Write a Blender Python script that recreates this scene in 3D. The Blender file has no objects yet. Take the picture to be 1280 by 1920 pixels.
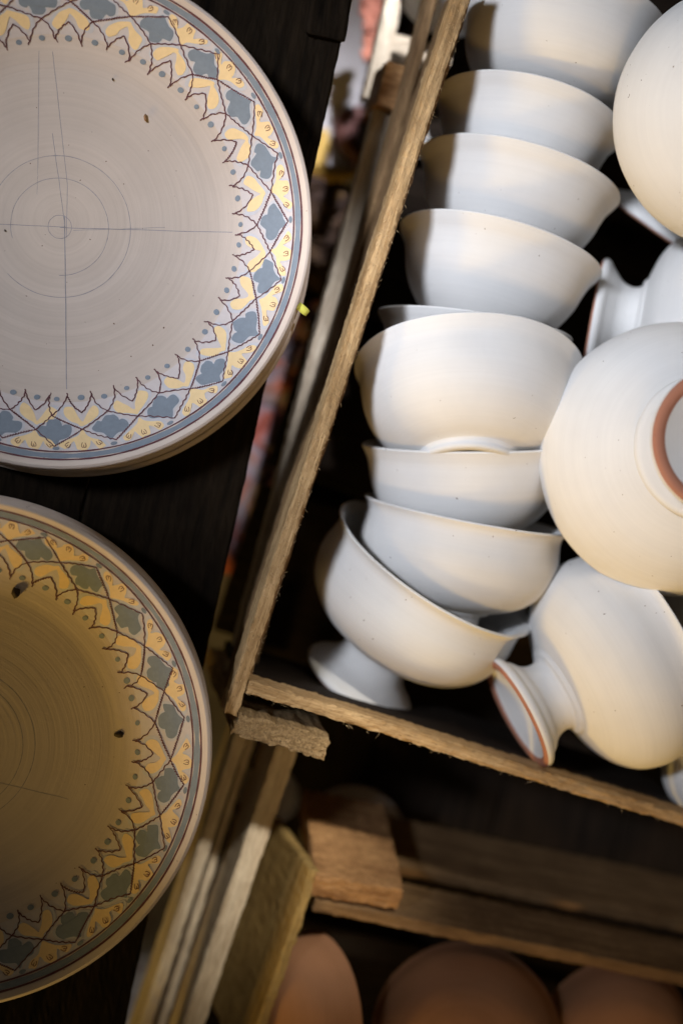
import bpy, bmesh, math, random
from mathutils import Vector, Matrix, Quaternion, noise
from math import sin, cos, pi, radians

sc = bpy.context.scene
COL = sc.collection
random.seed(7)

# ------------------------------------------------------------------ camera
F = 50/36*1920                    # focal length in photo pixels (50 mm, 36 mm tall frame)
H = 0.933                         # camera height above the crate-rim level
v_cam = Vector((-470, 260, -F)).normalized()      # world "down" seen by the camera
RQ = v_cam.rotation_difference(Vector((0, 0, -1)))
CAMP = Vector((0, 0, H))
cam = bpy.data.cameras.new('camera'); camo = bpy.data.objects.new('camera', cam); COL.objects.link(camo)
camo.rotation_mode = 'QUATERNION'; camo.rotation_quaternion = RQ; camo.location = CAMP
cam.sensor_fit = 'VERTICAL'; cam.sensor_height = 36; cam.sensor_width = 24; cam.lens = 50
cam.clip_start = 0.02; cam.clip_end = 50
cam.dof.use_dof = True; cam.dof.focus_distance = 0.935; cam.dof.aperture_fstop = 1.9
sc.camera = camo

# ------------------------------------------------------------------ light
w = bpy.data.worlds.new('World'); sc.world = w; w.use_nodes = True
w.node_tree.nodes['Background'].inputs[0].default_value = (1.0, 0.78, 0.50, 1)
w.node_tree.nodes['Background'].inputs[1].default_value = 0.058

def aim(o, tgt):
    o.rotation_mode = 'QUATERNION'
    o.rotation_quaternion = (Vector(tgt) - o.location).to_track_quat('-Z', 'Y')

def ray(px, py):
    d = Vector((px-640, 960-py, -F)); d = RQ @ d
    return d.normalized()
def P(px, py, z=0.0):
    d = ray(px, py); t = (z-H)/d.z
    return CAMP + d*t

def spot(name, tgt, az, el, dist, energy, color, size, cone, blend):
    d = bpy.data.lights.new(name, 'SPOT'); o = bpy.data.objects.new(name, d); COL.objects.link(o)
    az, el = radians(az), radians(el)
    o.location = tgt + Vector((cos(az)*cos(el), sin(az)*cos(el), sin(el)))*dist
    d.energy = energy; d.color = color; d.shadow_soft_size = size; d.spot_size = radians(cone); d.spot_blend = blend
    aim(o, tgt); return o
KEY_AZ, KEY_EL = 154, 50
spot('window_light', P(850, 500, 0), KEY_AZ, KEY_EL, 3.0, 440, (0.85, 0.90, 1.0), 0.24, 13.0, 0.35)
spot('gap_fill', P(610, 330, -0.34), 76, 44, 3.2, 1700, (0.95, 0.95, 1.0), 0.08, 3.0, 0.4)  # added spot that lights the upper gap floor, no real window
spot('lower_gap_fill', P(478, 830, -0.32), 80, 64, 3.2, 360, (0.95, 0.95, 1.0), 0.05, 2.6, 0.6)  # second added spot, brightens the rags lower in the gap
spot('slat_fill', P(535, 1640, -0.14), 77, 50, 3.0, 620, (1.0, 0.92, 0.78), 0.08, 2.8, 0.5)  # added spot to brighten the pale slats, no real opening
spot('warm_lamp', P(420, 780, 0), -138, 10, 2.4, 132, (1.0, 0.62, 0.13), 0.20, 28, 1.0)
spot('bowl_warm_fill', P(830, 430, -0.03), -104, 46, 2.2, 48, (1.0, 0.56, 0.13), 0.22, 9.5, 0.8)  # extra warm spot added to tint the bowls' shaded left sides
spot('lower_warm_fill', P(1150, 1560, -0.03), -108, 43, 2.2, 88, (1.0, 0.64, 0.25), 0.22, 16.5, 0.8)  # another warm spot added to lift the lower crate

sc.view_settings.view_transform = 'Standard'; sc.view_settings.look = 'None'
sc.view_settings.exposure = 0.0; sc.view_settings.gamma = 1.0
sc.render.engine = 'CYCLES'

# ------------------------------------------------------------------ helpers
def view_basis(px, py):
    t = -ray(px, py)                                   # toward the camera
    r = RQ @ Vector((1, 0, 0)); r = (r - t*r.dot(t)).normalized()
    return r, t.cross(r).normalized(), t               # right, up, toward

def link(o, parent=None, pm=None):
    COL.objects.link(o)
    if parent:
        o.parent = parent
        if pm is not None: o.matrix_parent_inverse = pm.inverted()
    return o
def mesh(name, verts, faces, mats, smooth=True, fm=None):
    m = bpy.data.meshes.new(name); m.from_pydata(verts, [], faces); m.update()
    for k in (mats if isinstance(mats, list) else [mats]): m.materials.append(k)
    if smooth: m.polygons.foreach_set('use_smooth', [True]*len(m.polygons))
    if fm: m.polygons.foreach_set('material_index', fm)
    return m
def obj(name, me, M=None, parent=None, pm=None, kind=None):
    o = bpy.data.objects.new(name, me)
    if M is not None: o.matrix_world = M
    link(o, parent, pm)
    if kind: o['kind'] = kind
    return o
def tag(o, label, cat, group=None):
    o['label'] = label; o['category'] = cat
    if group: o['group'] = group
    return o
def empty(name, M, label, cat, group=None):
    o = bpy.data.objects.new(name, None); o.empty_display_size = 0.02; o.matrix_world = M; COL.objects.link(o)
    return tag(o, label, cat, group)

def mat(name, rough=0.8, spec=0.3):
    m = bpy.data.materials.new(name); m.use_nodes = True
    nt = m.node_tree; b = nt.nodes['Principled BSDF']
    b.inputs['Roughness'].default_value = rough; b.inputs['Specular IOR Level'].default_value = spec
    return m, nt, b
def N(nt, t, **kw):
    n = nt.nodes.new(t)
    for k, v in kw.items():
        if k in n.inputs.keys(): n.inputs[k].default_value = v
        else: setattr(n, k, v)
    return n
def coords(nt, scale=(1, 1, 1), loc=(0, 0, 0)):
    tc = N(nt, 'ShaderNodeTexCoord'); mp = N(nt, 'ShaderNodeMapping')
    mp.inputs['Scale'].default_value = scale; mp.inputs['Location'].default_value = loc
    nt.links.new(tc.outputs['Object'], mp.inputs['Vector']); return mp.outputs['Vector']
def ramp(nt, fac, stops):
    r = N(nt, 'ShaderNodeValToRGB'); e = r.color_ramp.elements
    while len(e) < len(stops): e.new(0.5)
    for i, (p, c) in enumerate(stops): e[i].position = p; e[i].color = (*c, 1)
    nt.links.new(fac, r.inputs[0]); return r.outputs[0]
def noise_n(nt, vec, scale, detail=4, rough=0.6, dist=0.0):
    n = N(nt, 'ShaderNodeTexNoise'); n.inputs['Scale'].default_value = scale
    n.inputs['Detail'].default_value = detail; n.inputs['Roughness'].default_value = rough
    n.inputs['Distortion'].default_value = dist
    nt.links.new(vec, n.inputs['Vector']); return n.outputs[0]
def mixc(nt, fac, a, b, typ='MIX'):
    m = N(nt, 'ShaderNodeMix', data_type='RGBA', blend_type=typ)
    for s, v in ((0, fac), (6, a), (7, b)):
        if isinstance(v, (int, float)): m.inputs[s].default_value = v
        elif isinstance(v, tuple): m.inputs[s].default_value = (*v, 1)
        else: nt.links.new(v, m.inputs[s])
    return m.outputs[2]
def bump(nt, b, h, strength, dist, prev=None):
    n = N(nt, 'ShaderNodeBump'); n.inputs['Strength'].default_value = strength; n.inputs['Distance'].default_value = dist
    nt.links.new(h, n.inputs['Height'])
    if prev: nt.links.new(prev, n.inputs['Normal'])
    nt.links.new(n.outputs[0], b.inputs['Normal']); return n.outputs[0]

def radial_vec(nt, k=1.0, zk=1.0):
    """(distance from the turning axis, 0, z): throwing rings share it"""
    v = coords(nt); s = N(nt, 'ShaderNodeSeparateXYZ'); nt.links.new(v, s.inputs[0])
    c0 = N(nt, 'ShaderNodeCombineXYZ'); nt.links.new(s.outputs[0], c0.inputs[0]); nt.links.new(s.outputs[1], c0.inputs[1])
    l = N(nt, 'ShaderNodeVectorMath', operation='LENGTH'); nt.links.new(c0.outputs[0], l.inputs[0])
    mr = N(nt, 'ShaderNodeMath', operation='MULTIPLY'); mr.inputs[1].default_value = k; nt.links.new(l.outputs['Value'], mr.inputs[0])
    mz = N(nt, 'ShaderNodeMath', operation='MULTIPLY'); mz.inputs[1].default_value = zk; nt.links.new(s.outputs[2], mz.inputs[0])
    sc_ = N(nt, 'ShaderNodeVectorMath', operation='SCALE'); sc_.inputs['Scale'].default_value = 0.02; nt.links.new(v, sc_.inputs[0])
    c = N(nt, 'ShaderNodeCombineXYZ'); nt.links.new(mr.outputs[0], c.inputs[0]); nt.links.new(mz.outputs[0], c.inputs[2])
    a = N(nt, 'ShaderNodeVectorMath', operation='ADD'); nt.links.new(c.outputs[0], a.inputs[0]); nt.links.new(sc_.outputs[0], a.inputs[1])
    return a.outputs[0]

def m_clay(name, c1, c2, rough=0.93, ring=0.35, speck=True, spec=0.12, ringd=0.0004, speckt=0.80, streak=0.14, fine=0.10):
    m, nt, b = mat(name, rough, spec)
    v = coords(nt); rv = radial_vec(nt)
    n1 = noise_n(nt, v, 14, 5, 0.6); n2 = noise_n(nt, rv, 420, 3, 0.6); n3 = noise_n(nt, v, 1500, 2, 0.5)
    n4 = noise_n(nt, rv, 70, 3, 0.55)
    base = ramp(nt, n1, [(0.3, c1), (0.7, c2)])
    base = mixc(nt, fine, base, ramp(nt, n2, [(0.35, (0.35,)*3), (0.65, (1,)*3)]), 'MULTIPLY')
    base = mixc(nt, streak, base, ramp(nt, n4, [(0.35, (0.5,)*3), (0.65, (1,)*3)]), 'MULTIPLY')
    if speck:
        s = noise_n(nt, v, 420, 1, 0.4)
        base = mixc(nt, ramp(nt, s, [(speckt, (0,)*3), (speckt+0.012, (1,)*3)]), base, (0.12, 0.07, 0.05))
    nt.links.new(base, b.inputs['Base Color'])
    p = bump(nt, b, n2, ring, ringd)
    p = bump(nt, b, n4, streak*3.4, 0.0007, p)
    p = bump(nt, b, n3, 0.28, 0.00025, p)
    n5 = noise_n(nt, coords(nt, (1, 1, 0.45)), 55, 3, 0.5, 0.8)
    bump(nt, b, ramp(nt, n5, [(0.56, (0,)*3), (0.66, (1,)*3)]), 0.08, 0.0006, p)
    return m
M_SLIP = m_clay('white_slip', (0.66, 0.655, 0.65), (0.72, 0.715, 0.705), speckt=0.803, streak=0.035, ring=0.16, fine=0.04)
M_CLAY = m_clay('bare_plate_clay', (0.56, 0.48, 0.425), (0.63, 0.545, 0.485), ring=0.5)
M_TERRA = m_clay('raw_terracotta', (0.34, 0.17, 0.09), (0.43, 0.22, 0.12), rough=0.8, ring=0.2)
M_RIMT = m_clay('bare_terracotta_foot', (0.34, 0.14, 0.085), (0.45, 0.21, 0.14), ring=0.6)

def m_paint(name, c, var=0.15, rough=0.7):
    m, nt, b = mat(name, rough, 0.3)
    v = coords(nt); n = noise_n(nt, v, 260, 4, 0.6)
    d = tuple(x*(1-var) for x in c)
    nt.links.new(ramp(nt, n, [(0.35, d), (0.65, c)]), b.inputs['Base Color'])
    bump(nt, b, noise_n(nt, v, 900, 2), 0.25, 0.0002)
    return m
M_WASH = m_paint('pale_blue_wash', (0.52, 0.52, 0.56), 0.06)
M_GROUND = m_paint('band_ground', (0.57, 0.52, 0.515), 0.06)
M_YEL = m_paint('cream_yellow_glaze', (0.80, 0.60, 0.33), 0.06)
M_BLU = m_paint('grey_blue_glaze', (0.20, 0.24, 0.29), 0.10)
M_BRN = m_paint('manganese_brown_line', (0.135, 0.05, 0.06), 0.35)
M_MARK = m_paint('reddish_brown_mark', (0.22, 0.09, 0.06), 0.3)
M_PEN = m_paint('blue_grey_pencil', (0.30, 0.29, 0.33), 0.3)

def m_wood(name, light, dark, grain=(6, 90, 90), bstr=0.6, rough=0.85, spec=0.2, pits=0.5, stain=None):
    m, nt, b = mat(name, rough, spec)
    oi = N(nt, 'ShaderNodeObjectInfo')
    v0 = coords(nt, grain)
    ad = N(nt, 'ShaderNodeVectorMath', operation='ADD'); nt.links.new(v0, ad.inputs[0])
    ml = N(nt, 'ShaderNodeMath', operation='MULTIPLY'); ml.inputs[1].default_value = 37; nt.links.new(oi.outputs['Random'], ml.inputs[0])
    nt.links.new(ml.outputs[0], ad.inputs[1]); v = ad.outputs[0]
    g1 = noise_n(nt, v, 2.0, 6, 0.65, 0.6); g2 = noise_n(nt, v, 9.0, 5, 0.7, 0.3)
    u = coords(nt); bl = noise_n(nt, u, 22, 4, 0.6); f = noise_n(nt, u, 1300, 2, 0.6)
    mid = tuple((a+c)/2 for a, c in zip(light, dark))
    base = ramp(nt, g1, [(0.3, dark), (0.5, mid), (0.68, light)])
    base = mixc(nt, 0.45, base, ramp(nt, g2, [(0.38, (0.35, 0.3, 0.25)), (0.6, (1, 1, 1))]), 'MULTIPLY')
    base = mixc(nt, 0.5, base, ramp(nt, bl, [(0.35, (0.5, 0.45, 0.4)), (0.6, (1, 1, 1))]), 'MULTIPLY')
    if pits:
        pv = coords(nt, (160, 420, 420)); pn = noise_n(nt, pv, 1.6, 3, 0.6)
        base = mixc(nt, ramp(nt, pn, [(0.60, (0,)*3), (0.68, (pits,)*3)]), base, tuple(x*0.25 for x in dark))
    if stain:
        base = mixc(nt, ramp(nt, noise_n(nt, u, 9, 3), [(0.45, (0,)*3), (0.65, (0.8,)*3)]), base, stain)
    nt.links.new(base, b.inputs['Base Color'])
    p = bump(nt, b, g2, bstr, 0.0012)
    bump(nt, b, f, bstr*0.7, 0.0005, p)
    return m
M_WOOD = m_wood('rough_sawn_pine', (0.64, 0.45, 0.24), (0.33, 0.205, 0.09))
M_PALE = m_wood('pale_weathered_slat', (0.86, 0.78, 0.64), (0.60, 0.49, 0.36), bstr=0.4, pits=0.1)
M_OLD = m_wood('brown_aged_pine', (0.36, 0.23, 0.115), (0.15, 0.085, 0.04), pits=0.35)
M_ORANGE = m_wood('orange_brown_block_wood', (0.50, 0.29, 0.13), (0.24, 0.12, 0.05), grain=(14, 60, 60), pits=0.4)
M_OLIVE = m_wood('olive_aged_board', (0.46, 0.32, 0.12), (0.22, 0.145, 0.05), pits=0.35)
M_GRAIN = m_wood('end_grain', (0.60, 0.43, 0.23), (0.22, 0.14, 0.065), grain=(260, 260, 60), bstr=1.0, pits=0.8)
M_SPL = m_paint('splinter_wood', (0.62, 0.46, 0.27), 0.2)
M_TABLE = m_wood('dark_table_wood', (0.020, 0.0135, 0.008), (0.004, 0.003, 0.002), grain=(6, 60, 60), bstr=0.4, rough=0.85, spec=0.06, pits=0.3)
M_SHADEWOOD = m_wood('shade_black_wood', (0.035, 0.022, 0.014), (0.012, 0.008, 0.005), pits=0.2)  # wood coloured near black to carry the shade inside and under the crates

# ------------------------------------------------------------------ lathe
def catmull(pts, n=6, closed=False):
    out = []; L = len(pts)
    rng = range(L) if closed else range(L-1)
    for i in rng:
        if closed: p = [pts[(i+k-1) % L] for k in range(4)]
        else: p = [pts[max(i-1, 0)], pts[i], pts[i+1], pts[min(i+2, L-1)]]
        for j in range(n):
            t = j/n
            out.append(tuple(0.5*((2*p[1][k]) + (-p[0][k]+p[2][k])*t + (2*p[0][k]-5*p[1][k]+4*p[2][k]-p[3][k])*t*t +
                       (-p[0][k]+3*p[1][k]-3*p[2][k]+p[3][k])*t**3) for k in range(len(p[1]))))
    if not closed: out.append(tuple(pts[-1]))
    return out
def lathe(prof, seg=128, wob=0.0, seed=0.0, closed_bottom=True):
    """prof: (r, z) list; returns verts, faces (axis +z)"""
    V = []; Fc = []; n = len(prof); start = 0
    for (r, z) in prof:
        for k in range(seg):
            a = 2*pi*k/seg
            q = 1+wob*noise.noise(Vector((cos(a)*1.3, sin(a)*1.3, z*9+seed)))+wob*0.5*noise.noise(Vector((cos(a)*3, sin(a)*3, z*20+seed)))
            V.append((r*q*cos(a), r*q*sin(a), z+wob*0.35*r*noise.noise(Vector((cos(a)*1.1+7, sin(a)*1.1, seed)))))
    for i in range(n-1):
        for k in range(seg):
            k2 = (k+1) % seg
            Fc.append((i*seg+k, i*seg+k2, (i+1)*seg+k2, (i+1)*seg+k))
    return V, Fc
def scaled(p, s): return [(r*s, z*s) for r, z in p]

T = 0.040
def bowl_body_profile(outer, foot_r):
    """outer profile from lip down to the foot; adds a wall thickness inside"""
    o = catmull(outer, 6)
    inner = []
    for i, (r, z) in enumerate(o):
        a = o[max(i-1, 0)]; b_ = o[min(i+1, len(o)-1)]
        dx, dz = b_[0]-a[0], b_[1]-a[1]; l = math.hypot(dx, dz) or 1
        nx, nz = dz/l, -dx/l                          # inward normal
        inner.append((max(r+nx*T, 0.0), z+nz*T*1.0))
    inner = [p for p in inner if p[0] > 0.12]
    zb = inner[-1][1]
    lip = [(o[0][0]-T*0.22, o[0][1]+T*0.33), (o[0][0]-T*0.55, o[0][1]+T*0.36), (o[0][0]-T*0.85, o[0][1]+T*0.10)]
    inner = [p for p in inner if p[1] < -0.015]
    return [(0.0001, zb)] + inner[::-1] + lip[::-1] + o

FLARE = [(1, 0), (0.965, -0.055), (0.915, -0.13), (0.875, -0.24), (0.835, -0.37), (0.765, -0.51), (0.665, -0.64), (0.54, -0.75), (0.445, -0.815), (0.425, -0.84)]
DEEP = [(1, 0), (0.965, -0.045), (0.950, -0.10), (0.955, -0.19), (0.968, -0.30), (0.958, -0.43), (0.905, -0.58), (0.80, -0.71), (0.65, -0.815), (0.45, -0.885), (0.34, -0.905)]
FULL = [(1, 0), (0.972, -0.055), (0.945, -0.13), (0.93, -0.25), (0.90, -0.40), (0.83, -0.56), (0.72, -0.69), (0.58, -0.79), (0.45, -0.845), (0.43, -0.86)]

ROUND = [(1, 0), (1.0, -0.06), (0.99, -0.15), (0.96, -0.28), (0.895, -0.43), (0.785, -0.58), (0.64, -0.70), (0.50, -0.79), (0.44, -0.82), (0.425, -0.84)]
DOME = [(1, 0), (0.975, -0.055), (0.955, -0.13), (0.93, -0.25), (0.88, -0.38), (0.79, -0.52), (0.66, -0.64), (0.49, -0.73), (0.30, -0.785), (0.15, -0.80), (0.0002, -0.805)]

def make_bowl(kind, px, py, z, Rpx, roll, tau, label, cat='bowl', group=None, name='white_bowl', foot='ring', fr=None, seed=0, m=None, wob=0.009):
    """rim centre at pixel (px,py), height z; roll = clockwise turn of the mouth from image-up; tau = tilt of the mouth away from the camera"""
    c = P(px, py, z); r, u, t = view_basis(px, py)
    zc = (c-CAMP).dot(RQ @ Vector((0, 0, -1)))
    R = Rpx*zc/F
    ro, ta = radians(roll), radians(tau)
    d = r*sin(ro)+u*cos(ro)
    a = (d*cos(ta) - t*sin(ta)).normalized()          # mouth direction
    x = a.orthogonal().normalized(); y = a.cross(x)
    M = Matrix((( x.x, y.x, a.x, c.x), (x.y, y.y, a.y, c.y), (x.z, y.z, a.z, c.z), (0, 0, 0, 1)))
    Mt = Matrix.Rotation(seed*1.3, 4, 'Z'); M = M @ Mt
    prof = {'flare': FLARE, 'deep': DEEP, 'full': FULL, 'dome': DOME, 'round': ROUND}[kind]
    mm = m or M_SLIP
    root = empty(name, M, label, cat, group)
    V, Fc = lathe(scaled(bowl_body_profile(prof, 0.4), R), 144, wob, seed)
    obj('bowl_body', mesh('bowl_body', V, Fc, mm), parent=root)
    zb = prof[-1][1]; rb = prof[-1][0]
    if foot == 'ring':
        ft = catmull([(rb+0.012, zb+0.015), (rb-0.005, zb-0.02), (rb+0.0, zb-0.055), (rb-0.012, zb-0.075)], 4)
        V, Fc = lathe(scaled(ft + [(rb-0.05, zb-0.082), (rb-0.085, zb-0.075), (rb-0.10, zb-0.055), (rb-0.16, zb-0.045), (0.0001, zb-0.04)], R), 96, 0.002, seed)
        obj('foot_ring', mesh('foot_ring', V, Fc, mm), parent=root)
    elif foot == 'pedestal':
        f = fr or 0.54
        st = catmull([(rb+0.075, zb+0.016), (rb+0.045, zb-0.020), (0.335, zb-0.035), (0.315, zb-0.09), (0.322, zb-0.15), (0.355, zb-0.215), (0.415, zb-0.27), (f*0.87, zb-0.315), (f*0.965, zb-0.350), (f, zb-0.385), (f*0.985, zb-0.415)], 5)
        V, Fc = lathe(scaled(st, R), 120, 0.004, seed)
        obj('pedestal', mesh('pedestal', V, Fc, mm), parent=root)
        e = st[-1]
        rim = catmull([e, (e[0]-0.02, e[1]-0.018), (e[0]-0.055, e[1]-0.016), (e[0]-0.085, e[1]+0.004)], 5)
        V, Fc = lathe(scaled(rim, R), 120, 0.004, seed)
        obj('foot_rim', mesh('foot_rim', V, Fc, M_RIMT), parent=root)
        l = rim[-1]
        ins = catmull([l, (l[0]-0.05, l[1]+0.03), (l[0]*0.6, l[1]+0.09), (l[0]*0.3, l[1]+0.15), (0.0001, l[1]+0.17)], 4)
        V, Fc = lathe(scaled(ins, R), 96, 0.002, seed)
        obj('foot_hollow', mesh('foot_hollow', V, Fc, mm), parent=root)
    return root

# ------------------------------------------------------------------ boards
def gridbox(L, Wy, Hz, nx, ny, nz):
    """box x 0..L, y 0..Wy, z -Hz..0 with a grid on all faces"""
    idx = {}; V = []; Fc = []
    def vid(i, j, k):
        key = (i, j, k)
        if key not in idx:
            idx[key] = len(V); V.append(Vector((L*i/nx, Wy*j/ny, -Hz*k/nz)))
        return idx[key]
    for i in range(nx):
        for j in range(ny):
            Fc.append((vid(i, j, 0), vid(i+1, j, 0), vid(i+1, j+1, 0), vid(i, j+1, 0)))
            Fc.append((vid(i, j, nz), vid(i, j+1, nz), vid(i+1, j+1, nz), vid(i+1, j, nz)))
        for k in range(nz):
            Fc.append((vid(i, 0, k), vid(i, 0, k+1), vid(i+1, 0, k+1), vid(i+1, 0, k)))
            Fc.append((vid(i, ny, k), vid(i+1, ny, k), vid(i+1, ny, k+1), vid(i, ny, k+1)))
    for j in range(ny):
        for k in range(nz):
            Fc.append((vid(0, j, k), vid(0, j+1, k), vid(0, j+1, k+1), vid(0, j, k+1)))
            Fc.append((vid(nx, j, k), vid(nx, j, k+1), vid(nx, j+1, k+1), vid(nx, j+1, k)))
    return V, Fc, idx
def board_mesh(L, Wy, Hz, m, rag=0.0006, step=0.0025, seed=0, end_rag=0.0, wave=0.001):
    nx = max(4, int(L/step)); ny = max(3, int(Wy/0.0022)); nz = max(3, min(14, int(Hz/0.004)))
    V, Fc, idx = gridbox(L, Wy, Hz, nx, ny, nz)
    s = Vector((seed*3.1, seed*1.7, seed*0.9))
    for (i, j, k), n_ in idx.items():
        p = V[n_]
        edge = (j in (0, ny)) + (k in (0, nz)) + (i in (0, nx))
        amp = rag*(1.0 if edge < 2 else 1.8)
        q = Vector((p.x*170, p.y*420, p.z*420))+s
        d = noise.noise_vector(q)*amp + noise.noise_vector(q*2.7)*amp*0.5
        if edge >= 2:                                  # worn corners
            p = p + Vector(((0.0006 if i == 0 else -0.0006 if i == nx else 0), (0.0006 if j == 0 else -0.0006 if j == ny else 0), (0.0006 if k == nz else -0.0006 if k == 0 else 0)))
        wv = Vector((0, noise.noise(Vector((p.x*6, seed, 0)))*wave, noise.noise(Vector((p.x*5, 9+seed, 0)))*wave))
        if end_rag and i in (0, nx): d.x += noise.noise(Vector((p.y*300, p.z*300, seed)))*end_rag
        V[n_] = p+d+wv
    me = mesh('board', [tuple(v) for v in V], Fc, m, smooth=False)
    return me
def frame(A, B, down, side=1):
    """x from A to B, z opposite to `down` (made square), y = z cross x"""
    x = (B-A); L = x.length; x.normalize()
    zz = -(down - x*down.dot(x)).normalized(); y = zz.cross(x)
    return Matrix(((x.x, y.x, zz.x, A.x), (x.y, y.y, zz.y, A.y), (x.z, y.z, zz.z, A.z), (0, 0, 0, 1))), L
def board(name, A, B, thick, height, m, root, pm, down=Vector((0, 0, -1)), shift=0.0, seed=0, **kw):
    M, L = frame(A, B, down)
    M = M @ Matrix.Translation((0, shift, 0))
    return obj(name, board_mesh(L, thick, height, m, seed=seed, **kw), M, root, pm)

def splinters(root, pm, A, B, count, seed, m, zr=0.001, lat=0.0, lmin=0.0012, lmax=0.004):
    rnd = random.Random(seed); V = []; Fc = []
    d = (B-A).normalized(); side = Vector((0, 0, 1)).cross(d)
    for _ in range(count):
        t = rnd.random(); p = A.lerp(B, t)+side*(lat+rnd.gauss(0, 0.0006))+Vector((0, 0, rnd.uniform(-0.002, zr)))
        sg = rnd.choice((-1, 1, 1, -1))
        v = (d*sg*rnd.uniform(0.2, 1)+side*rnd.gauss(0, 0.7)*1.0+Vector((0, 0, rnd.uniform(0, 0.6)))).normalized()
        l = rnd.uniform(lmin, lmax); wd_ = rnd.uniform(0.00010, 0.00022)
        bend = Vector((rnd.gauss(0, 1), rnd.gauss(0, 1), rnd.gauss(0, 1)))*l*0.25
        o = v.orthogonal().normalized(); o2 = v.cross(o); b0 = len(V)
        for k in range(4):
            f = k/3; c = p+v*l*f+bend*f*f; r_ = wd_*(1-f*0.8)
            for q in range(3): V.append(tuple(c+(o*cos(q*2.094)+o2*sin(q*2.094))*r_))
        for k in range(3):
            for q in range(3):
                Fc.append((b0+k*3+q, b0+k*3+(q+1) % 3, b0+(k+1)*3+(q+1) % 3, b0+(k+1)*3+q))
    o = obj('splinters', mesh('splinters', V, Fc, m), Matrix.Identity(4), root, pm, kind='stuff')
    return o

# ------------------------------------------------------------------ setting: floor and table
def sheet(name, pts, z, m, kind='structure', sub=1):
    V = [tuple(P(x, y, z)) for x, y in pts]
    return obj(name, mesh(name, V, [tuple(range(len(V)))], m, smooth=False), kind=kind)

m, nt, b = mat('grey_floor', 0.7, 0.3)
v = coords(nt); n = noise_n(nt, v, 7, 5, 0.6); n2 = noise_n(nt, v, 26, 4, 0.6, 1.0)
base = ramp(nt, n, [(0.35, (0.33, 0.31, 0.33)), (0.65, (0.52, 0.51, 0.54))])
base = mixc(nt, ramp(nt, n2, [(0.58, (0,)*3), (0.66, (0.55,)*3)]), base, (0.20, 0.12, 0.10))
nt.links.new(base, b.inputs['Base Color']); bump(nt, b, n2, 0.3, 0.003)
M_FLOOR = m
FZ = -0.36
fl = obj('floor', mesh('floor', [(-3, -3, FZ), (3, -3, FZ), (3, 3, FZ), (-3, 3, FZ)], [(0, 1, 2, 3)], M_FLOOR, False), kind='structure')

# table: thick dark planks running along the gap, their right edge is the table edge
TZ = -0.050
e0, e1 = P(672, -60, TZ), P(222, 1985, TZ)             # right edge, top of picture to bottom
tabM = Matrix.Translation((e0+e1)/2)
tab = empty('dark_table', tabM, 'dark brown wooden tabletop carrying both stacks of painted plates', 'table')
ed = (e1-e0).normalized(); el_ = -Vector((0, 0, 1)).cross(ed)      # toward the left in the picture
if el_.x > 0: el_ = -el_
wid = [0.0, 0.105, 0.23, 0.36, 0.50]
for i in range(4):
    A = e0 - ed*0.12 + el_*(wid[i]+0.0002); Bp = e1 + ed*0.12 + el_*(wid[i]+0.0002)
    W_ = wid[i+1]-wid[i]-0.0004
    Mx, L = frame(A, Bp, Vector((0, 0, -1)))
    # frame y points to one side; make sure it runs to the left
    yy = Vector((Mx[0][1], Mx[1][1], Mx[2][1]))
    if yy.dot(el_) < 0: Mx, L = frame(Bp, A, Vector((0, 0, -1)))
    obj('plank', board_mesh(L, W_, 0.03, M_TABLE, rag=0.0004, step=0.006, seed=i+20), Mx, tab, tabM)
# small butt-jointed filler piece at the top of the table
A = P(588, -40, TZ+0.006); Bp = P(572, 62, TZ+0.006)
Mx, L = frame(Bp, A, Vector((0, 0, -1)))
yy = Vector((Mx[0][1], Mx[1][1], Mx[2][1]))
if yy.x < 0: Mx, L = frame(A, Bp, Vector((0, 0, -1)))
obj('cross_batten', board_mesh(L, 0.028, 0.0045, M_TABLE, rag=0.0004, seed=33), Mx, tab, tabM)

# ------------------------------------------------------------------ plates
RP = 471.0                                             # one plate radius in pattern units
def plate_z(rp):                                       # top surface height in units of the plate radius
    pts = [(0, -0.175), (0.45, -0.172), (0.62, -0.163), (0.71, -0.142), (0.95, -0.030), (0.97, -0.010), (0.985, 0.0), (0.998, -0.008)]
    for (a, za), (b_, zb) in zip(pts, pts[1:]):
        if rp <= b_: return za+(zb-za)*(rp-a)/(b_-a)
    return pts[-1][1]
PLATE_PROF_TOP = [(r/100.0, plate_z(r/100.0)) for r in (0.01, 5, 12, 20, 28, 36, 45, 52, 58, 62, 65, 67, 71, 74, 78, 83, 88, 92, 95, 96, 97, 97.8, 98.5)]
PLATE_PROF_UND = [(0.995, -0.003), (1.0, -0.010), (0.997, -0.018), (0.985, -0.026), (0.955, -0.042), (0.82, -0.125), (0.72, -0.175), (0.64, -0.200), (0.61, -0.225), (0.585, -0.225), (0.56, -0.205), (0.0001, -0.205)]
def RR(r): return 339+(r-324)*0.904 if r > 300 else r*339/324.0 if r > 290 else r
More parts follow.
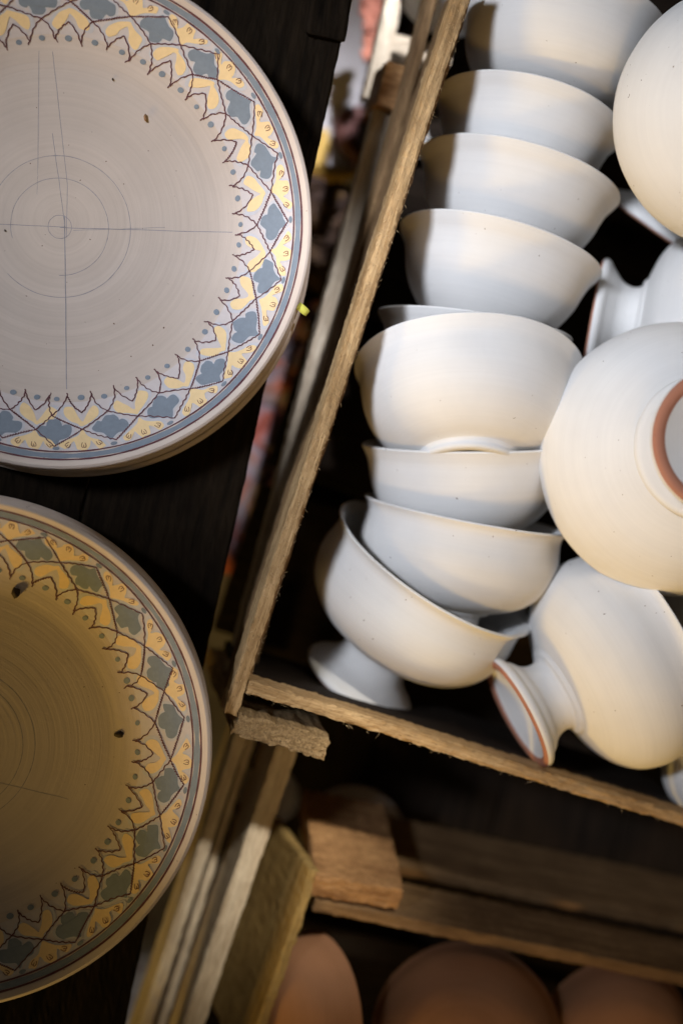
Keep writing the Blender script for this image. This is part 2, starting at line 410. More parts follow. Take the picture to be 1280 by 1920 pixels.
class Decal:
    remap = True
    def __init__(s): s.V = []; s.F = []; s.H = []
    def poly(s, pts, R, h):
        b0 = len(s.V)
        for r, t in pts:
            r = RR(r); s.V.append((r/RP*R*cos(t), r/RP*R*sin(t), plate_z(r/RP)*R+h))
        s.F.append(tuple(range(b0, b0+len(pts)))); s.H.extend([h]*len(pts))
    def ribbon(s, pts, width, R, h, closed=False):
        """pts (r, t) polar; width list in pattern units"""
        if s.remap: pts = [(RR(r), t) for r, t in pts]
        xy = [(r*cos(t), r*sin(t)) for r, t in pts]; n_ = len(xy); b0 = len(s.V)
        for i in range(n_):
            a = xy[(i-1) % n_ if closed else max(i-1, 0)]; c = xy[(i+1) % n_ if closed else min(i+1, n_-1)]
            dx, dy = c[0]-a[0], c[1]-a[1]; l = math.hypot(dx, dy) or 1
            wv = (width[i] if isinstance(width, list) else width)/2
            for sg in (1, -1):
                x = xy[i][0]-dy/l*wv*sg; y = xy[i][1]+dx/l*wv*sg
                rr = math.hypot(x, y)
                s.V.append((x/RP*R, y/RP*R, plate_z(rr/RP)*R+h))
        for i in range(n_ if closed else n_-1):
            j = (i+1) % n_
            s.F.append((b0+2*i, b0+2*i+1, b0+2*j+1, b0+2*j))
FAN = [(-2, 0), (7, 8), (14, 19), (21, 33), (28, 40), (35, 38), (36, 29), (27, 21), (21, 15), (29, 12), (37, 8), (39, 0), (37, -8), (29, -12), (21, -15), (27, -21), (36, -29), (35, -38), (28, -40), (21, -33), (14, -19), (7, -8)]
HEART = [(0, 0), (-5, 9), (-12, 21), (-22, 32), (-32, 35), (-39, 30), (-39, 22), (-31, 15), (-20, 8), (-14, 0), (-20, -8), (-31, -15), (-39, -22), (-39, -30), (-32, -35), (-22, -32), (-12, -21), (-5, -9)]
TULIP = [(31, 0), (22, 7), (17, 16), (13, 27), (4, 33), (-6, 31), (-10, 23), (-8, 15), (-14, 13), (-21, 8), (-23, 0), (-21, -8), (-14, -13), (-8, -15), (-10, -23), (-6, -31), (4, -33), (13, -27), (17, -16), (22, -7)]
HEART2 = [(1, 0), (-4, 8), (-9, 19), (-18, 31), (-30, 35), (-38, 31), (-40, 23), (-33, 15), (-21, 8), (-11, 2), (-11, -2), (-21, -8), (-33, -15), (-40, -23), (-38, -31), (-30, -35), (-18, -31), (-9, -19), (-4, -8)]
def decorate(root, R, seed, phase):
    rnd = random.Random(seed)
    NM = 23; D = 2*pi/NM
    wash, yel, blu, brn, mark, grd = [Decal() for _ in range(6)]
    h1, h2, h3, h4 = 0.00022, 0.00034, 0.00046, 0.00054
    J = lambda s: rnd.gauss(0, s)
    def shape(dec, ctrl, r0, t0, sc_, h, jit=1.2, rot=None):
        rot = J(0.06) if rot is None else rot
        pts = []
        jj = [(J(jit), J(jit)) for _ in ctrl]
        for (dr, dl), (ja, jb) in zip(ctrl, jj):
            a, b_ = dr+ja, dl+jb
            a, b_ = a*cos(rot)-b_*sin(rot), a*sin(rot)+b_*cos(rot)
            pts.append((a, b_))
        cx = sum(p[0] for p in pts)/len(pts)
        out = catmull([(cx+(p[0]-cx)*sc_[0]*(1.0), p[1]*sc_[0]) for p in pts], 4, True)
        P2 = []
        for a, b_ in out:
            r = r0+a; P2.append((r, t0+b_/max(r0+a*0.3, 1)))
        return P2
    def blob(dec_h, ctrl, r0, t0, halo=1.17):
        st = rnd.getstate(); hl = shape(None, ctrl, r0, t0, (halo,), h1); rnd.setstate(st)
        bd = shape(None, ctrl, r0, t0, (1.0,), h2)
        return hl, bd
    def line(p, q, wd_, rope=False, bow=0.0, seedv=0.0):
        (r1, t1), (r2, t2) = p, q
        x1, y1, x2, y2 = r1*cos(t1), r1*sin(t1), r2*cos(t2), r2*sin(t2)
        L = math.hypot(x2-x1, y2-y1); n_ = max(4, int(L/(0.9 if rope else 1.6)))
        nx, ny = -(y2-y1)/L, (x2-x1)/L; pts = []; ws = []
        ph = rnd.uniform(0, 9); wl = rnd.uniform(4.0, 5.2) if rope else rnd.uniform(10, 18); am = rnd.uniform(0.8, 1.2) if rope else rnd.uniform(0.6, 1.1)
        for i in range(n_+1):
            f = i/n_; s_ = f*L; taper = min(1, 6*f, 6*(1-f))
            o = bow*sin(pi*f)+am*taper*(sin(2*pi*s_/wl+ph) + 0.7*noise.noise(Vector((s_*0.12, ph, 0))))
            x = x1+(x2-x1)*f+nx*o; y = y1+(y2-y1)*f+ny*o
            pts.append((math.hypot(x, y), math.atan2(y, x)))
            ws.append(wd_*(0.85+0.3*noise.noise(Vector((s_*0.25, ph+5, 0))) + (0.35*sin(2*pi*s_/wl*1.0+ph+1) if rope else 0)))
        brn.ribbon(pts, ws, R, h3)
    # band ground ring
    tt = [2*pi*i/240 for i in range(240)]
    grd_in = 331; 
    for i in range(240):
        t1, t2 = tt[i], tt[(i+1) % 240]+(2*pi if i == 239 else 0)
        for ra, rb_ in ((grd_in, 360), (360, 400), (400, 433)):
            b0 = len(grd.V)
            for r, t in ((RR(ra), t1), (RR(rb_), t1), (RR(rb_), t2), (RR(ra), t2)): grd.V.append((r/RP*R*cos(t), r/RP*R*sin(t), plate_z(r/RP)*R+0.00002))
            grd.F.append((b0, b0+1, b0+2, b0+3))
    ang = [phase+D*i+J(0.012) for i in range(NM)]
    outer = [(422+J(1.6), a+J(0.012)) for a in ang]
    inner = [(360+J(1.8), a+J(0.010)) for a in ang]
    cross = [(389+J(1.6), a+D/2+J(0.010)) for a in ang]
    for i in range(NM):
        j = (i+1) % NM
        a = ang[i]; X = cross[i]; aj = ang[j]+(2*pi if j == 0 else 0)
        # lattice
        line(outer[i], X, 2.5, rnd.random() < 0.35, J(1.2)); line(X, (outer[j][0], outer[j][1]+(2*pi if j == 0 else 0)), 2.5, rnd.random() < 0.35, J(1.2))
        line(inner[i], X, 2.6, rnd.random() < 0.5, J(1)); line(X, (inner[j][0], inner[j][1]+(2*pi if j == 0 else 0)), 2.6, rnd.random() < 0.3, J(1))
        # spikes
        s1 = (318+J(2), a+D*0.24+J(0.006)); s2 = (318+J(2), a+D*0.76+J(0.006)); nt_ = (354+J(2), a+D*0.5+J(0.005))
        line(inner[i], s1, 2.6, False, J(1)-4.5); line(s1, nt_, 2.6, rnd.random() < 0.2, J(1)-3.5); line(nt_, s2, 2.6, rnd.random() < 0.2, J(1)-3.5); line(s2, (inner[j][0], inner[j][1]+(2*pi if j == 0 else 0)), 2.6, False, J(1)-4.5)
        for s_ in (s1, s2): line((s_[0]-6, s_[1]+J(0.008)), (s_[0]+3, s_[1]), 2.6)
        # motifs
        hl, bd = blob(None, FAN, 393, X[1]); yel.poly(bd, R, h2)
        fan_h = hl
        hl2, bd2 = blob(None, HEART2, 381, X[1], 1.22); yel.poly(bd2, R, h2)
        hl3, bd3 = blob(None, TULIP, 389, a, 1.16); blu.poly(bd3, R, h2)
        for q, k in ((fan_h, 0.00018), (hl2, 0.00020), (hl3, 0.00022)): wash.poly([(min(r, 431.5), t) for r, t in q], R, k)
        # dots
        for (rr, ta_, ex) in ((324+J(1.5), a+J(0.006), 1), (324+J(1.5), a+D/2+J(0.006), 1), (427.0, a+J(0.008), 0)):
            w_ = 5.3+J(0.4); pts = []
            for k in range(18):
                q = 2*pi*k/18; e = 1+0.07*sin(2*q+i)
                dr, dl = (w_*e*cos(q), w_*e*sin(q)) if ex else (3.6*cos(q), 6.6*sin(q))
                pts.append((rr+dr, ta_+dl/rr))
            blu.poly(pts, R, h2+0.00001)
        # little hooked marks in the three lobes
        for (dr, dl, ro) in ((27, 29.5, 0.75), (29, 0, 0.0), (27, -29.5, -0.75)):
            ro += J(0.12)
            k1 = catmull([(-7, -3.5), (0, -5), (4.5, -3.5), (4.5, -0.5), (1, 0.3), (-1.5, -0.5)], 4)
            k2 = catmull([(3, 0), (5.2, 1.5), (4, 4.6), (-1, 4.8), (-6, 2.2)], 4)
            for kk in (k1, k2):
                pts = []
                for (x, y) in kk:
                    x, y = x*1.0*0.85, y*0.85
                    xx, yy_ = x*cos(ro)-y*sin(ro), x*sin(ro)+y*cos(ro)
                    pts.append((393+dr+xx, X[1]+(dl+yy_)/(393+dr)))
                mark.ribbon(pts, 1.25, R, h4)
    def ring(dec, r0, wd_, h, wb=0.5, ph=0.0, n_=360):
        pts = [(r0+wb*noise.noise(Vector((cos(t)*3, sin(t)*3, ph))), t) for t in [2*pi*i/n_ for i in range(n_)]]
        ws = [wd_*(0.9+0.35*noise.noise(Vector((cos(t)*14, sin(t)*14, ph+3)))) for _, t in pts]
        dec.ribbon(pts, ws, R, h, True)
    ring(blu, 442, 10.5, h1, 0.4, 1+seed); ring(brn, 433.5, 3.0, h2, 0.5, 2+seed); ring(brn, 449.5, 3.2, h2, 0.6, 3+seed)
    for nm, dc, mt in (('band_ground', grd, M_GROUND), ('pale_wash', wash, M_WASH), ('yellow_petals', yel, M_YEL), ('blue_motifs', blu, M_BLU), ('brown_lattice', brn, M_BRN), ('hooked_marks', mark, M_MARK)):
        me = mesh(nm, dc.V, dc.F, mt, smooth=False)
        if dc.H and len(dc.H) == len(dc.V):            # drape the filled shapes on the curved rim
            bm = bmesh.new(); bm.from_mesh(me); ly = bm.verts.layers.float.new('h'); bm.verts.ensure_lookup_table()
            for v_, hh in zip(bm.verts, dc.H): v_[ly] = hh
            bmesh.ops.triangulate(bm, faces=bm.faces[:])
            bmesh.ops.subdivide_edges(bm, edges=[e for e in bm.edges if e.calc_length() > 0.0022], cuts=3, use_grid_fill=True)
            bmesh.ops.triangulate(bm, faces=bm.faces[:])
            for v_ in bm.verts: v_.co.z = plate_z(math.hypot(v_.co.x, v_.co.y)/R)*R+v_[ly]
            bm.to_mesh(me); bm.free()
        obj(nm, me, parent=root)

def pencil(root, R, circles, lines, off=(0, 0)):
    d = Decal(); d.remap = False
    for r0, a0, a1 in circles:
        n_ = 120; pts = [(r0+0.5*noise.noise(Vector((cos(a)*4, sin(a)*4, r0))), a) for a in [a0+(a1-a0)*i/n_ for i in range(n_+1)]]
        pts = [(math.hypot(r_*cos(a)+off[0], r_*sin(a)+off[1]), math.atan2(r_*sin(a)+off[1], r_*cos(a)+off[0])) for r_, a in pts]
        d.ribbon(pts, [1.4*(0.6+0.8*abs(noise.noise(Vector((p[1]*30, r0, 0))))) for p in pts], R, 0.00005)
    for (x1, y1, x2, y2, w_) in lines:
        pts = []; ws = []
        n_ = 60
        for i in range(n_+1):
            f = i/n_; x = off[0]+x1+(x2-x1)*f+1.0*noise.noise(Vector((f*5, x1, 0))); y = off[1]+y1+(y2-y1)*f+1.0*noise.noise(Vector((f*5, y1, 4)))
            pts.append((math.hypot(x, y), math.atan2(y, x))); ws.append(1.45*w_*(0.6+0.9*abs(noise.noise(Vector((f*60, x1, 2))))))
        d.ribbon(pts, ws, R, 0.00007)
    obj('pencil_guides', mesh('pencil_guides', d.V, d.F, M_PEN, smooth=False), parent=root)

def plate(name, c, R, label, group, seed, deco=None, tilt=(0, 0)):
    M = Matrix.Translation(c) @ Matrix.Rotation(radians(tilt[0]), 4, 'X') @ Matrix.Rotation(radians(tilt[1]), 4, 'Y')
    root = empty(name, M, label, 'plate', group)
    V, Fc = lathe([(r*R, z*R) for r, z in PLATE_PROF_TOP], 240, 0, 0)
    obj('plate_face', mesh('plate_face', V, Fc, M_CLAY), parent=root)
    V, Fc = lathe([(PLATE_PROF_TOP[-1][0]*R, PLATE_PROF_TOP[-1][1]*R)] + [(r*R, z*R) for r, z in catmull(PLATE_PROF_UND, 3)], 240, 0.0012, seed)
    obj('plate_back', mesh('plate_back', V, Fc, M_CLAY), parent=root)
    if deco is not None: decorate(root, R, seed, radians(deco))
    return root
RW = 0.1605
c1 = P(116, 407, 0.0)
p1 = plate('painted_plate', c1, RW, 'large painted plate on top of the upper stack, cold light across its bare middle', 'painted plates', 11, 1.5)
pencil(p1, RW, [(22, 0, 2*pi), (92, -1.6, 3.4), (134, -2.4, 2.6)],
       [(-200, 4, 8, 0, 1.3), (0, -1, 330, -3, 1.5), (25, -6, 200, 4, 0.9), (9, 22, 10, -310, 2.0), (-12, 175, 10, 0, 1.2), (-35, 325, -40, 110, 1.0), (-40, 110, -42, 60, 0.6), (-10, 325, 15, 80, 1.1), (15, 80, 12, -20, 1.1)], off=(-5, -10))
offd = Vector((0.55, -0.83, 0))
for k in range(1, 6):
    plate('stacked_plate', c1 + offd*(0.0019*k+0.0007*((k*5) % 3-1)) + Vector((0.0006*((k*7) % 3-1), 0, -0.0072*k)), RW*(1.0+0.002*((k*3) % 3-1)), 
          'bare clay plate in the upper stack, only its rim showing under the painted plate', 'plates under the upper painted plate', k+40)
z2 = 0.030
RW2 = 0.1655
c2 = P(-98, 1420, z2)
p2 = plate('painted_plate', c2, RW2, 'painted plate at lower left in warm shade, its middle dark brown', 'painted plates', 23, 5.0)
pencil(p2, RW2, [(150, -1.2, 2.2), (128, -1.0, 0.9)], [(40, -60, 210, -110, 0.9)])
for k in range(1, 5):
    plate('stacked_plate', c2 + Vector((0.0006*k, -0.0004*k, -0.0085*k)), RW2*1.004,
          'bare clay plate in the lower stack, only its rim showing under the painted plate', 'plates under the lower painted plate', k+60)

def crumb(px, py, z, s, m, label, seed, elong=1.0, ang=0):
    V, Fc = lathe([(0.0001, 0.5), (0.4, 0.42), (0.6, 0.1), (0.5, -0.3), (0.0001, -0.4)], 10, 0.5, seed)
    V = [(x*s*elong, y*s, zz*s) for x, y, zz in V]
    c = P(px, py, z); M = Matrix.Translation(c) @ Matrix.Rotation(ang, 4, 'Z')
    tag(obj('clay_crumb', mesh('clay_crumb', V, Fc, m), M), label, 'crumb', 'clay crumbs on the plates')
M_CR = m_paint('dark_crumb', (0.05, 0.035, 0.025), 0.3)
wz2 = z2-0.166*RW2
crumb(30, 1112, wz2+0.003, 0.006, M_CR, 'dark clay crumb standing near the upper edge of the warm plate', 1, 0.8)
crumb(225, 1376, wz2+0.001, 0.004, M_CR, 'dark elongated crumb lying right of the middle of the warm plate', 2, 1.7, 0.3)
M_CRL = m_paint('clay_crumb_light', (0.30, 0.17, 0.08), 0.3)
crumb(273, 221, -0.163*RW+0.001, 0.0016, M_CRL, 'tiny ochre clay flake upper right on the cool lit plate', 3, 2.4, 1.6)
crumb(212, 149, -0.163*RW+0.0006, 0.0010, M_CR, 'tiny dark grit close to the top border of the cool lit plate', 4, 1.6, 2)
crumb(10, 432, -0.172*RW+0.0006, 0.0009, M_CR, 'tiny dark grit at the left frame edge of the cool lit plate', 5, 1.6, 2)

# yellow-green paper tag poking out of the upper stack
m, nt, b = mat('yellow_green_paper', 0.7); b.inputs['Base Color'].default_value = (0.62, 0.60, 0.10, 1)
A = P(560, 574, -0.0055); Mx = Matrix.Translation(A) @ Matrix.Rotation(radians(-38), 4, 'Z')
V = []; Fc = []
for i in range(5):
    for s_ in (-1, 1):
        for zz in (0, -0.0004): V.append((i*0.0022-0.001, s_*0.0026*(1 if i < 4 else 0.8), zz+0.0008*sin(i*0.9)))
for i in range(4):
    a = i*4; Fc += [(a, a+2, a+6, a+4), (a+1, a+5, a+7, a+3), (a, a+4, a+5, a+1), (a+2, a+3, a+7, a+6)]
Fc += [(0, 1, 3, 2), (16, 18, 19, 17)]
tag(obj('paper_tag', mesh('paper_tag', V, Fc, m), Mx), 'small yellow green paper tag sticking out under the upper plate stack', 'paper tag')

# added near-black boards in place of shade under the crates, left edge below the slats
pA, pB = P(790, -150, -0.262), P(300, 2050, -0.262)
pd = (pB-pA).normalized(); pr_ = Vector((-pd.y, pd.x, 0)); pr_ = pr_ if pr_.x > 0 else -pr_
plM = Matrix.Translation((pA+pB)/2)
pal = empty('shade_boards', plM, 'nearly black boards added in place of the shade underneath the crates', 'shade board')
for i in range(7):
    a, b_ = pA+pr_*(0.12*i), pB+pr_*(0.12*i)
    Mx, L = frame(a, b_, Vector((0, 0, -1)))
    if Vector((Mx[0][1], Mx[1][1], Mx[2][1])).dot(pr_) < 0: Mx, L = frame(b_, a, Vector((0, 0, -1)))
    obj('plank', board_mesh(L, 0.1185, 0.02, M_SHADEWOOD, rag=0.0004, step=0.01, seed=i+70), Mx, pal, plM)
# added plank overhead, unseen to the left, only there to shade the lower plate
kd_ = Vector((cos(radians(KEY_AZ))*cos(radians(KEY_EL)), sin(radians(KEY_AZ))*cos(radians(KEY_EL)), sin(radians(KEY_EL))))
up_ = lambda px, py: P(px, py, 0.02)+kd_*(0.42/kd_.z)
a, b_ = up_(318, 925), up_(455, 2000)
Mx, L = frame(a, b_, Vector((0, 0, -1)))
if Mx[0][1] > 0: Mx, L = frame(b_, a, Vector((0, 0, -1)))
tag(obj('added_shade_plank', board_mesh(L, 0.32, 0.02, M_OLD, step=0.01, seed=90), Mx), 'unseen wooden plank added overhead to shade the lower painted plate', 'light blocker')

# ------------------------------------------------------------------ upper crate
ca = P(440, 1335, 0.0); cb = P(893, -60, 0.0)          # left wall, inner rim line (towards the top)
cr = P(1330, 1570, 0.0)
wy = (cb-ca).normalized(); wx = Vector((wy.y, -wy.x, 0))
corner = P(462, 1290, 0.0)
crM = Matrix.Translation(corner + Vector((0, 0, -0.26)))
crate = empty('wooden_crate', crM, 'rough pine crate full of white bowls, its ragged rim in focus', 'crate')
# left wall top board: top edge strip runs (430,1340)->(888,-40); thickness to the left
A = P(445, 1345, 0.0); B = P(897, -50, 0.0)
W9 = 0.0098
def left_board(name, A, B, th, h, m, sd, root, pm, down=Vector((0, 0, -1)), **kw):
    Mx, L = frame(A, B, down)
    yy = Vector((Mx[0][1], Mx[1][1], Mx[2][1]))
    sh = 0.0 if yy.x < 0 else -th
    Mx = Mx @ Matrix.Translation((0, sh, 0))
    return obj(name, board_mesh(L, th, h, m, seed=sd, **kw), Mx, root, pm)
left_board('side_board', A, B, W9, 0.027, M_WOOD, 1, crate, crM, rag=0.0006, step=0.0016)
dn = Vector((0, 0, -1))
left_board('side_board', A+Vector((0.0062, 0, -0.029)), B+Vector((0.0062, 0, -0.029)), 0.009, 0.060, M_OLD, 4, crate, crM, step=0.006)
left_board('side_board', P(456, 1312, -0.13), P(764, 140, -0.13), 0.018, 0.018, M_PALE, 2, crate, crM, step=0.006)
left_board('side_board', P(470, 1300, -0.085), P(838, -60, -0.095), 0.008, 0.03, M_OLD, 3, crate, crM, step=0.006)
splinters(crate, crM, A, B, 140, 5, M_SPL, lat=-0.0002, lmax=0.0026)
splinters(crate, crM, A, B, 90, 6, M_SPL, lat=W9*0.95, lmax=0.003)
splinters(crate, crM, A, B, 120, 8, M_SPL, lat=W9*0.5, lmax=0.002, zr=0.0015)
# end wall (bottom of the picture)
A2 = P(466, 1275, -0.0015); B2 = P(1345, 1545, -0.004)
def low_board(name, A, B, th, h, m, sd, root, pm, down=Vector((0, 0, -1)), **kw):
    Mx, L = frame(A, B, down)
    yy = Vector((Mx[0][1], Mx[1][1], Mx[2][1]))
    sh = 0.0 if yy.y < 0 else -th
    Mx = Mx @ Matrix.Translation((0, sh, 0))
    return obj(name, board_mesh(L, th, h, m, seed=sd, **kw), Mx, root, pm)
low_board('end_board', A2, B2, 0.0095, 0.030, M_WOOD, 5, crate, crM, rag=0.0007, step=0.0018)
low_board('end_board', A2+Vector((0, -0.001, -0.036)), B2+Vector((0, -0.001, -0.036)), 0.008, 0.12, M_SHADEWOOD, 6, crate, crM, step=0.006)  # inner wall shade put into this board's near-black colour
splinters(crate, crM, A2, B2, 60, 7, M_SPL, lat=-0.009)
# corner post: end grain facing up
A3 = P(447, 1334, 0.0015); B3 = P(622, 1384, 0.0015)
Mx, L = frame(A3, B3, dn); yy = Vector((Mx[0][1], Mx[1][1], Mx[2][1]))
Mx = Mx @ Matrix.Translation((0, 0 if yy.y < 0 else -0.0165, 0))
obj('corner_post', board_mesh(L, 0.0165, 0.24, M_GRAIN, rag=0.0012, step=0.0013, seed=9, end_rag=0.001), Mx, crate, crM)
# crate bottom boards, the shade put into their near-black colour
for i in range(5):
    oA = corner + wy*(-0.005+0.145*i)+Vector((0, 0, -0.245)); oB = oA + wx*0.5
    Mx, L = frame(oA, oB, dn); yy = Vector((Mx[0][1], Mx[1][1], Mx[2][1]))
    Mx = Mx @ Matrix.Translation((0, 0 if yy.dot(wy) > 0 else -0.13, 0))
    obj('bottom_board', board_mesh(L, 0.13, 0.008, M_SHADEWOOD, seed=30+i, step=0.02), Mx, crate, crM)
# right and far walls (outside the frame) so that the box is a box
fA = corner + wx*0.50; fB = fA + wy*0.60
Mx, L = frame(fA, fB, dn)
obj('side_board', board_mesh(L, 0.01, 0.085, M_WOOD, seed=12, step=0.01), Mx, crate, crM)

# ------------------------------------------------------------------ bowls in the crate, stacked on their sides
G = 'white bowls nested in a column inside the crate'
B = [
 ('full', 1058, 42, -0.070, 192, 10, 27, 'white bowl at the top of the nested column, cut by the upper picture edge', 'ring', 1),
 ('flare', 990, 222, -0.076, 180, 13, 24, 'second white bowl of the column, broad arc of rim under the topmost bowl', 'ring', 2),
 ('flare', 972, 334, -0.076, 193, 14, 19, 'third white bowl of the column, pointed lip towards the dark gap', 'ring', 3),
 ('flare', 936, 472, -0.074, 195, 14.5, 17, 'fourth white bowl of the column, its lip touching the upright pedestal foot', 'ring', 4),
 ('flare', 889, 613, -0.076, 184, 8.5, 8, 'white bowl showing only a thin slice of rim above the widest bowl', 'ring', 5),
 ('full', 877, 694, -0.060, 213, -0.5, 28, 'widest white bowl mid column, round foot ring visible at its base', 'ring', 6),
 ('full', 872, 835, -0.076, 194, 0.5, -4, 'white bowl below the widest one, level rim and one dark speck', 'ring', 7),
 ('deep', 873, 965, -0.070, 193, 11, -4, 'white footed bowl, second from the column bottom, seated in the tilted goblet', 'pedestal', 8),
 ('deep', 817, 1064, -0.076, 212, 34, -16, 'steeply tilted white goblet at the column bottom with flared pedestal foot', 'pedestal', 9),
]
for (k, px, py, z, R_, ro, ta, lb, ft, sd) in B:
    make_bowl(k, px, py, z, R_, ro, ta, lb, 'bowl', G, foot=ft, seed=sd, fr=0.54, name='white_goblet' if ft == 'pedestal' else 'white_bowl')
G2 = 'white goblets and bowls lying loose at the right of the crate'
# inverted bowl right centre
make_bowl('round', 1264, 862, -0.005, 256, 249, 74, wob=0.003, label='upturned white bowl in front, terracotta foot ring facing up', cat='bowl', group=G2, foot='pedestal', fr=0.49, seed=12)
make_bowl('round', 1391, 222, 0.015, 243, 250, 74, 'upturned white bowl cut by the upper right picture edge', 'bowl', G2, foot='pedestal', fr=0.48, seed=13)
make_bowl('deep', 1384, 634, -0.055, 205, 99, 4, 'white goblet lying sideways, terracotta foot edge facing the fourth bowl', 'goblet', G2, foot='pedestal', fr=0.54, seed=14, name='white_goblet')
make_bowl('deep', 1212, 1210, -0.035, 213, 62, 18, 'white goblet at lower right, hollow foot with terracotta edge on the crate wall', 'goblet', G2, foot='pedestal', fr=0.52, seed=15, name='white_goblet')
make_bowl('deep', 1390, 205, -0.10, 200, 33, 3, 'shaded goblet foot deep in the gap beside the upper right bowl', 'goblet', G2, foot='pedestal', fr=0.58, seed=16, name='white_goblet')
# small one peeping in at the lower right corner
make_bowl('flare', 1345, 1440, -0.05, 115, 18, 8, 'white bowl edge peeping in at the right end of the crate wall', 'bowl', G2, foot='ring', seed=17)
make_bowl('flare', 1420, 1190, -0.12, 200, 60, 15, 'shaded bowl deep behind the lower right goblet', 'bowl', G2, foot='ring', seed=18)

# ------------------------------------------------------------------ lower crate with raw terracotta bowls
LZ = -0.065
lcM = Matrix.Translation(P(590, 1690, -0.30))
lc = empty('wooden_crate', lcM, 'darker aged crate at the bottom holding raw terracotta bowls', 'crate')
# left wall: wide olive face leaning outward
A = P(496, 1935, LZ); Bq = P(601, 1632, LZ)
C = P(405, 1935, -0.16)
left_board('side_board', P(470, 2010, LZ), Bq, 0.0085, 0.115, M_OLIVE, 41, lc, lcM, down=(C-A), rag=0.0007)
# end wall with two boards
low_board('end_board', P(592, 1686, LZ-0.004), P(1340, 1838, LZ-0.006), 0.0115, 0.046, M_OLD, 42, lc, lcM, down=Vector((0.0, 0.30, -1)), rag=0.0005)
low_board('end_board', P(600, 1655, LZ-0.066)+Vector((0, 0.027, 0)), P(1340, 1800, LZ-0.068)+Vector((0, 0.027, 0)), 0.010, 0.07, M_OLD, 43, lc, lcM, down=Vector((0.0, 0.30, -1)), rag=0.0005, step=0.006)
# block
Mx, L = frame(P(592, 1640, LZ+0.004), P(759, 1668, LZ+0.004), Vector((0.0, 0.30, -1)))
yy = Vector((Mx[0][1], Mx[1][1], Mx[2][1]))
Mx = Mx @ Matrix.Translation((0, 0 if yy.y < 0 else -0.019, 0))
obj('corner_post', board_mesh(L, 0.019, 0.115, M_ORANGE, rag=0.0008, step=0.0018, seed=44), Mx, lc, lcM)
splinters(lc, lcM, P(601, 1632, LZ), P(470, 2010, LZ), 60, 17, M_OLIVE)
for i in range(3):
    oA = P(380, 1740+0*i, -0.25)+wy*(-0.35+0.13*i); oB = oA+wx*0.6
    Mx, L = frame(oA, oB, dn); yy = Vector((Mx[0][1], Mx[1][1], Mx[2][1]))
    Mx = Mx @ Matrix.Translation((0, 0 if yy.dot(wy) > 0 else -0.12, 0))
    obj('bottom_board', board_mesh(L, 0.12, 0.008, M_SHADEWOOD, seed=50+i, step=0.02), Mx, lc, lcM)
GT = 'raw bowls in the lower crate'
make_bowl('dome', 598, 1900, -0.10, 150, 82, 30, 'narrow raw terracotta bowl seen edge on, left in the lower crate', 'bowl', GT, foot='none', name='terracotta_bowl', seed=21, m=M_TERRA)
make_bowl('dome', 872, 1950, -0.085, 178, 10, 80, 'large round raw terracotta bowl in the middle of the lower crate', 'bowl', GT, foot='none', name='terracotta_bowl', seed=22, m=M_TERRA)
make_bowl('dome', 1150, 1938, -0.10, 142, -30, 62, 'raw terracotta bowl at the right of the lower crate', 'bowl', GT, foot='none', name='terracotta_bowl', seed=23, m=M_TERRA)
make_bowl('dome', 662, 1568, -0.24, 98, 10, 70, 'pale bowl in deep shade behind the corner block', 'bowl', GT, foot='none', name='pale_bowl', seed=24, m=M_CLAY)

# ------------------------------------------------------------------ out-of-focus crates in the gap
bgM = Matrix.Translation(P(400, 1650, -0.33))
bg = empty('wooden_crate', bgM, 'blurred pale slatted crate low beside the table, lower left', 'crate')
left_board('slat', P(262, 1990, -0.14), P(478, 1345, -0.14), 0.010, 0.05, M_PALE, 61, bg, bgM, step=0.006)
left_board('slat', P(285, 2010, -0.16), P(492, 1350, -0.16), 0.007, 0.05, M_PALE, 62, bg, bgM, step=0.006)
left_board('slat', P(355, 2010, -0.10), P(575, 1360, -0.10), 0.017, 0.06, M_PALE, 63, bg, bgM, step=0.006)
bg2M = Matrix.Translation(P(740, 60, -0.33))
bg2 = empty('wooden_crate', bg2M, 'blurred pale crate corner deep in the gap at the top', 'crate')
left_board('slat', P(712, 190, -0.20), P(775, -80, -0.20), 0.014, 0.02, M_PALE, 64, bg2, bg2M, step=0.006)
low_board('slat', P(735, 60, -0.20), P(850, 90, -0.20), 0.016, 0.03, M_PALE, 65, bg2, bg2M, step=0.006)
Mx, L = frame(P(704, 196, -0.115), P(790, 222, -0.115), dn); yy = Vector((Mx[0][1], Mx[1][1], Mx[2][1]))
Mx = Mx @ Matrix.Translation((0, 0 if yy.y > 0 else -0.034, 0))
obj('corner_post', board_mesh(L, 0.034, 0.05, M_ORANGE, seed=66, step=0.003), Mx, bg2, bg2M)
make_bowl('flare', 850, -40, -0.20, 110, 200, 70, 'blurred white bowl deep outside the crate at the top edge', 'bowl', 'blurred white bowls below the crates', seed=31)
make_bowl('flare', 765, 262, -0.24, 40, 200, 60, 'blurred small white bowl in the gap beside the crate wall', 'bowl', 'blurred white bowls below the crates', seed=32)
make_bowl('flare', 505, 1490, -0.20, 60, 200, 60, 'blurred bluish white bowl between the pale slats, lower left', 'bowl', 'blurred white bowls below the crates', seed=33)

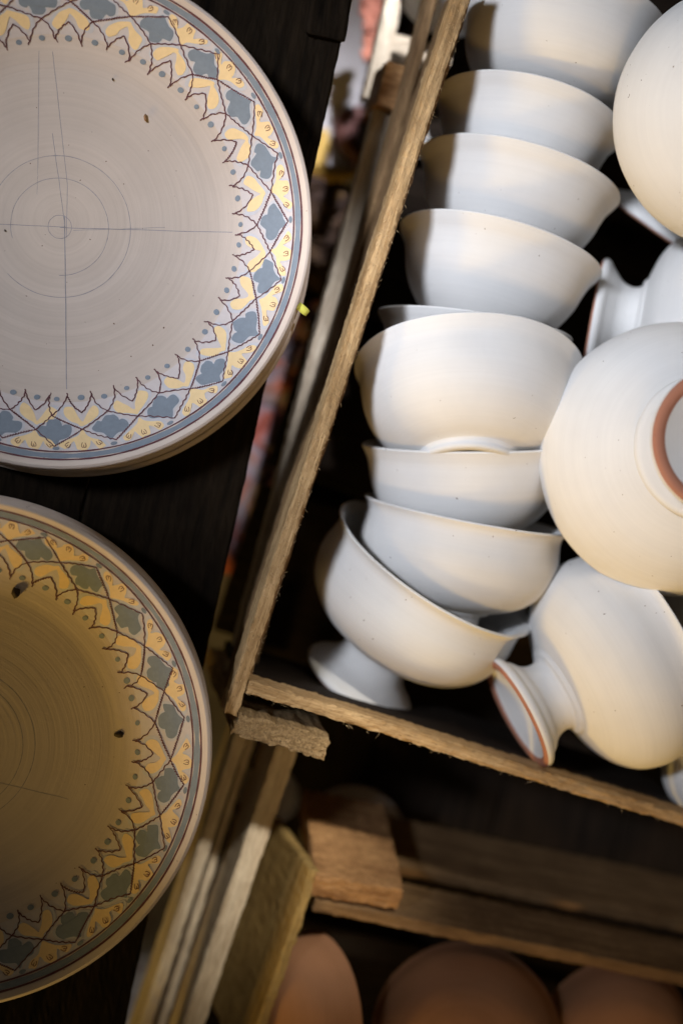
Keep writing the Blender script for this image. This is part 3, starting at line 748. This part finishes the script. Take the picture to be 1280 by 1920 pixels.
# painted rags and scraps lying on the floor of the gap
def rag(name, pts, z, cols, label, cat, seed, amp=0.012):
    """cloth over a pixel quad, folded by noise"""
    m, nt, b = mat(name+'_cloth', 0.9, 0.1); v = coords(nt)
    n_ = noise_n(nt, v, 16, 3, 0.5, 0.8)
    st = [(0.30+0.42*i/(len(cols)-1), c) for i, c in enumerate(cols)]
    nt.links.new(ramp(nt, n_, st), b.inputs['Base Color'])
    q = [P(x, y, z) for x, y in pts]; V = []; Fc = []; nu, nv = 26, 60
    o = sum(q, Vector())/4
    for j in range(nv+1):
        for i in range(nu+1):
            u_, w_ = i/nu, j/nv
            p = q[0].lerp(q[1], u_).lerp(q[3].lerp(q[2], u_), w_)
            e = noise.noise_vector(Vector((u_*5, w_*12, seed)))*0.008
            hgt = amp*(noise.noise(Vector((p.x*38, p.y*38, seed)))+0.8)+amp*0.5*noise.noise(Vector((p.x*90, p.y*90, seed)))
            V.append(tuple(p+Vector((e.x, e.y, max(hgt, 0.001)))-o))
    for j in range(nv):
        for i in range(nu):
            a = j*(nu+1)+i; Fc.append((a, a+1, a+nu+2, a+nu+1))
    ob = obj(name, mesh(name, V, Fc, m), Matrix.Translation(o))
    sm = ob.modifiers.new('thickness', 'SOLIDIFY'); sm.thickness = 0.0015
    return tag(ob, label, cat)
rag('patterned_rag', [(470, 560), (640, 560), (520, 1080), (400, 1080)], FZ+0.05, [(0.05, 0.03, 0.04), (0.35, 0.09, 0.06), (0.30, 0.27, 0.31), (0.60, 0.17, 0.08), (0.62, 0.36, 0.05)], 'blurred rag with red, orange and ochre patches in the gap', 'rag', 3.3)
rag('brown_rag', [(560, 345), (700, 345), (640, 600), (500, 600)], FZ+0.05, [(0.02, 0.014, 0.01), (0.06, 0.035, 0.02), (0.03, 0.02, 0.02), (0.20, 0.11, 0.03)], 'blurred dark brown rag in the gap right of the upper plates', 'rag', 5.1)
rag('red_rag', [(672, -30), (716, -30), (700, 110), (684, 110)], FZ+0.06, [(0.25, 0.10, 0.08), (0.50, 0.20, 0.14), (0.40, 0.20, 0.10)], 'blurred reddish rag at the top between table and crate', 'rag', 8.2, 0.006)
def scrap(name, pts, z, wd_, th, c, label, cat):
    m = m_paint(name+'_surface', c, 0.3); pl = [P(x, y, z) for x, y in catmull(pts, 8)]
    o = sum(pl, Vector())/len(pl); V = []; Fc = []
    for i, p in enumerate(pl):
        d = (pl[min(i+1, len(pl)-1)]-pl[max(i-1, 0)]).normalized(); s_ = Vector((-d.y, d.x, 0))
        k = 0.35+0.65*sin(pi*i/(len(pl)-1))
        for a, b_ in ((1, 0), (1, 1), (-1, 1), (-1, 0)): V.append(tuple(p+s_*wd_*k*a*0.5+Vector((0, 0, th*b_))-o))
    for i in range(len(pl)-1):
        for k in range(4):
            Fc.append((i*4+k, i*4+(k+1) % 4, i*4+4+(k+1) % 4, i*4+4+k))
    Fc += [(3, 2, 1, 0), tuple((len(pl)-1)*4+k for k in range(4))]
    return tag(obj(name, mesh(name, V, Fc, m), Matrix.Translation(o)), label, cat)
scrap('curled_scrap', [(715, 232), (672, 218), (645, 232), (650, 270), (670, 300), (672, 330)], FZ+0.004, 0.018, 0.012, (0.12, 0.05, 0.045), 'blurred dark red curled scrap on the grey floor', 'scrap')
scrap('ochre_strip', [(606, 245), (600, 285), (594, 318), (625, 330), (668, 325)], FZ+0.004, 0.016, 0.01, (0.50, 0.32, 0.08), 'blurred ochre strip of scrap beside the table edge', 'scrap')
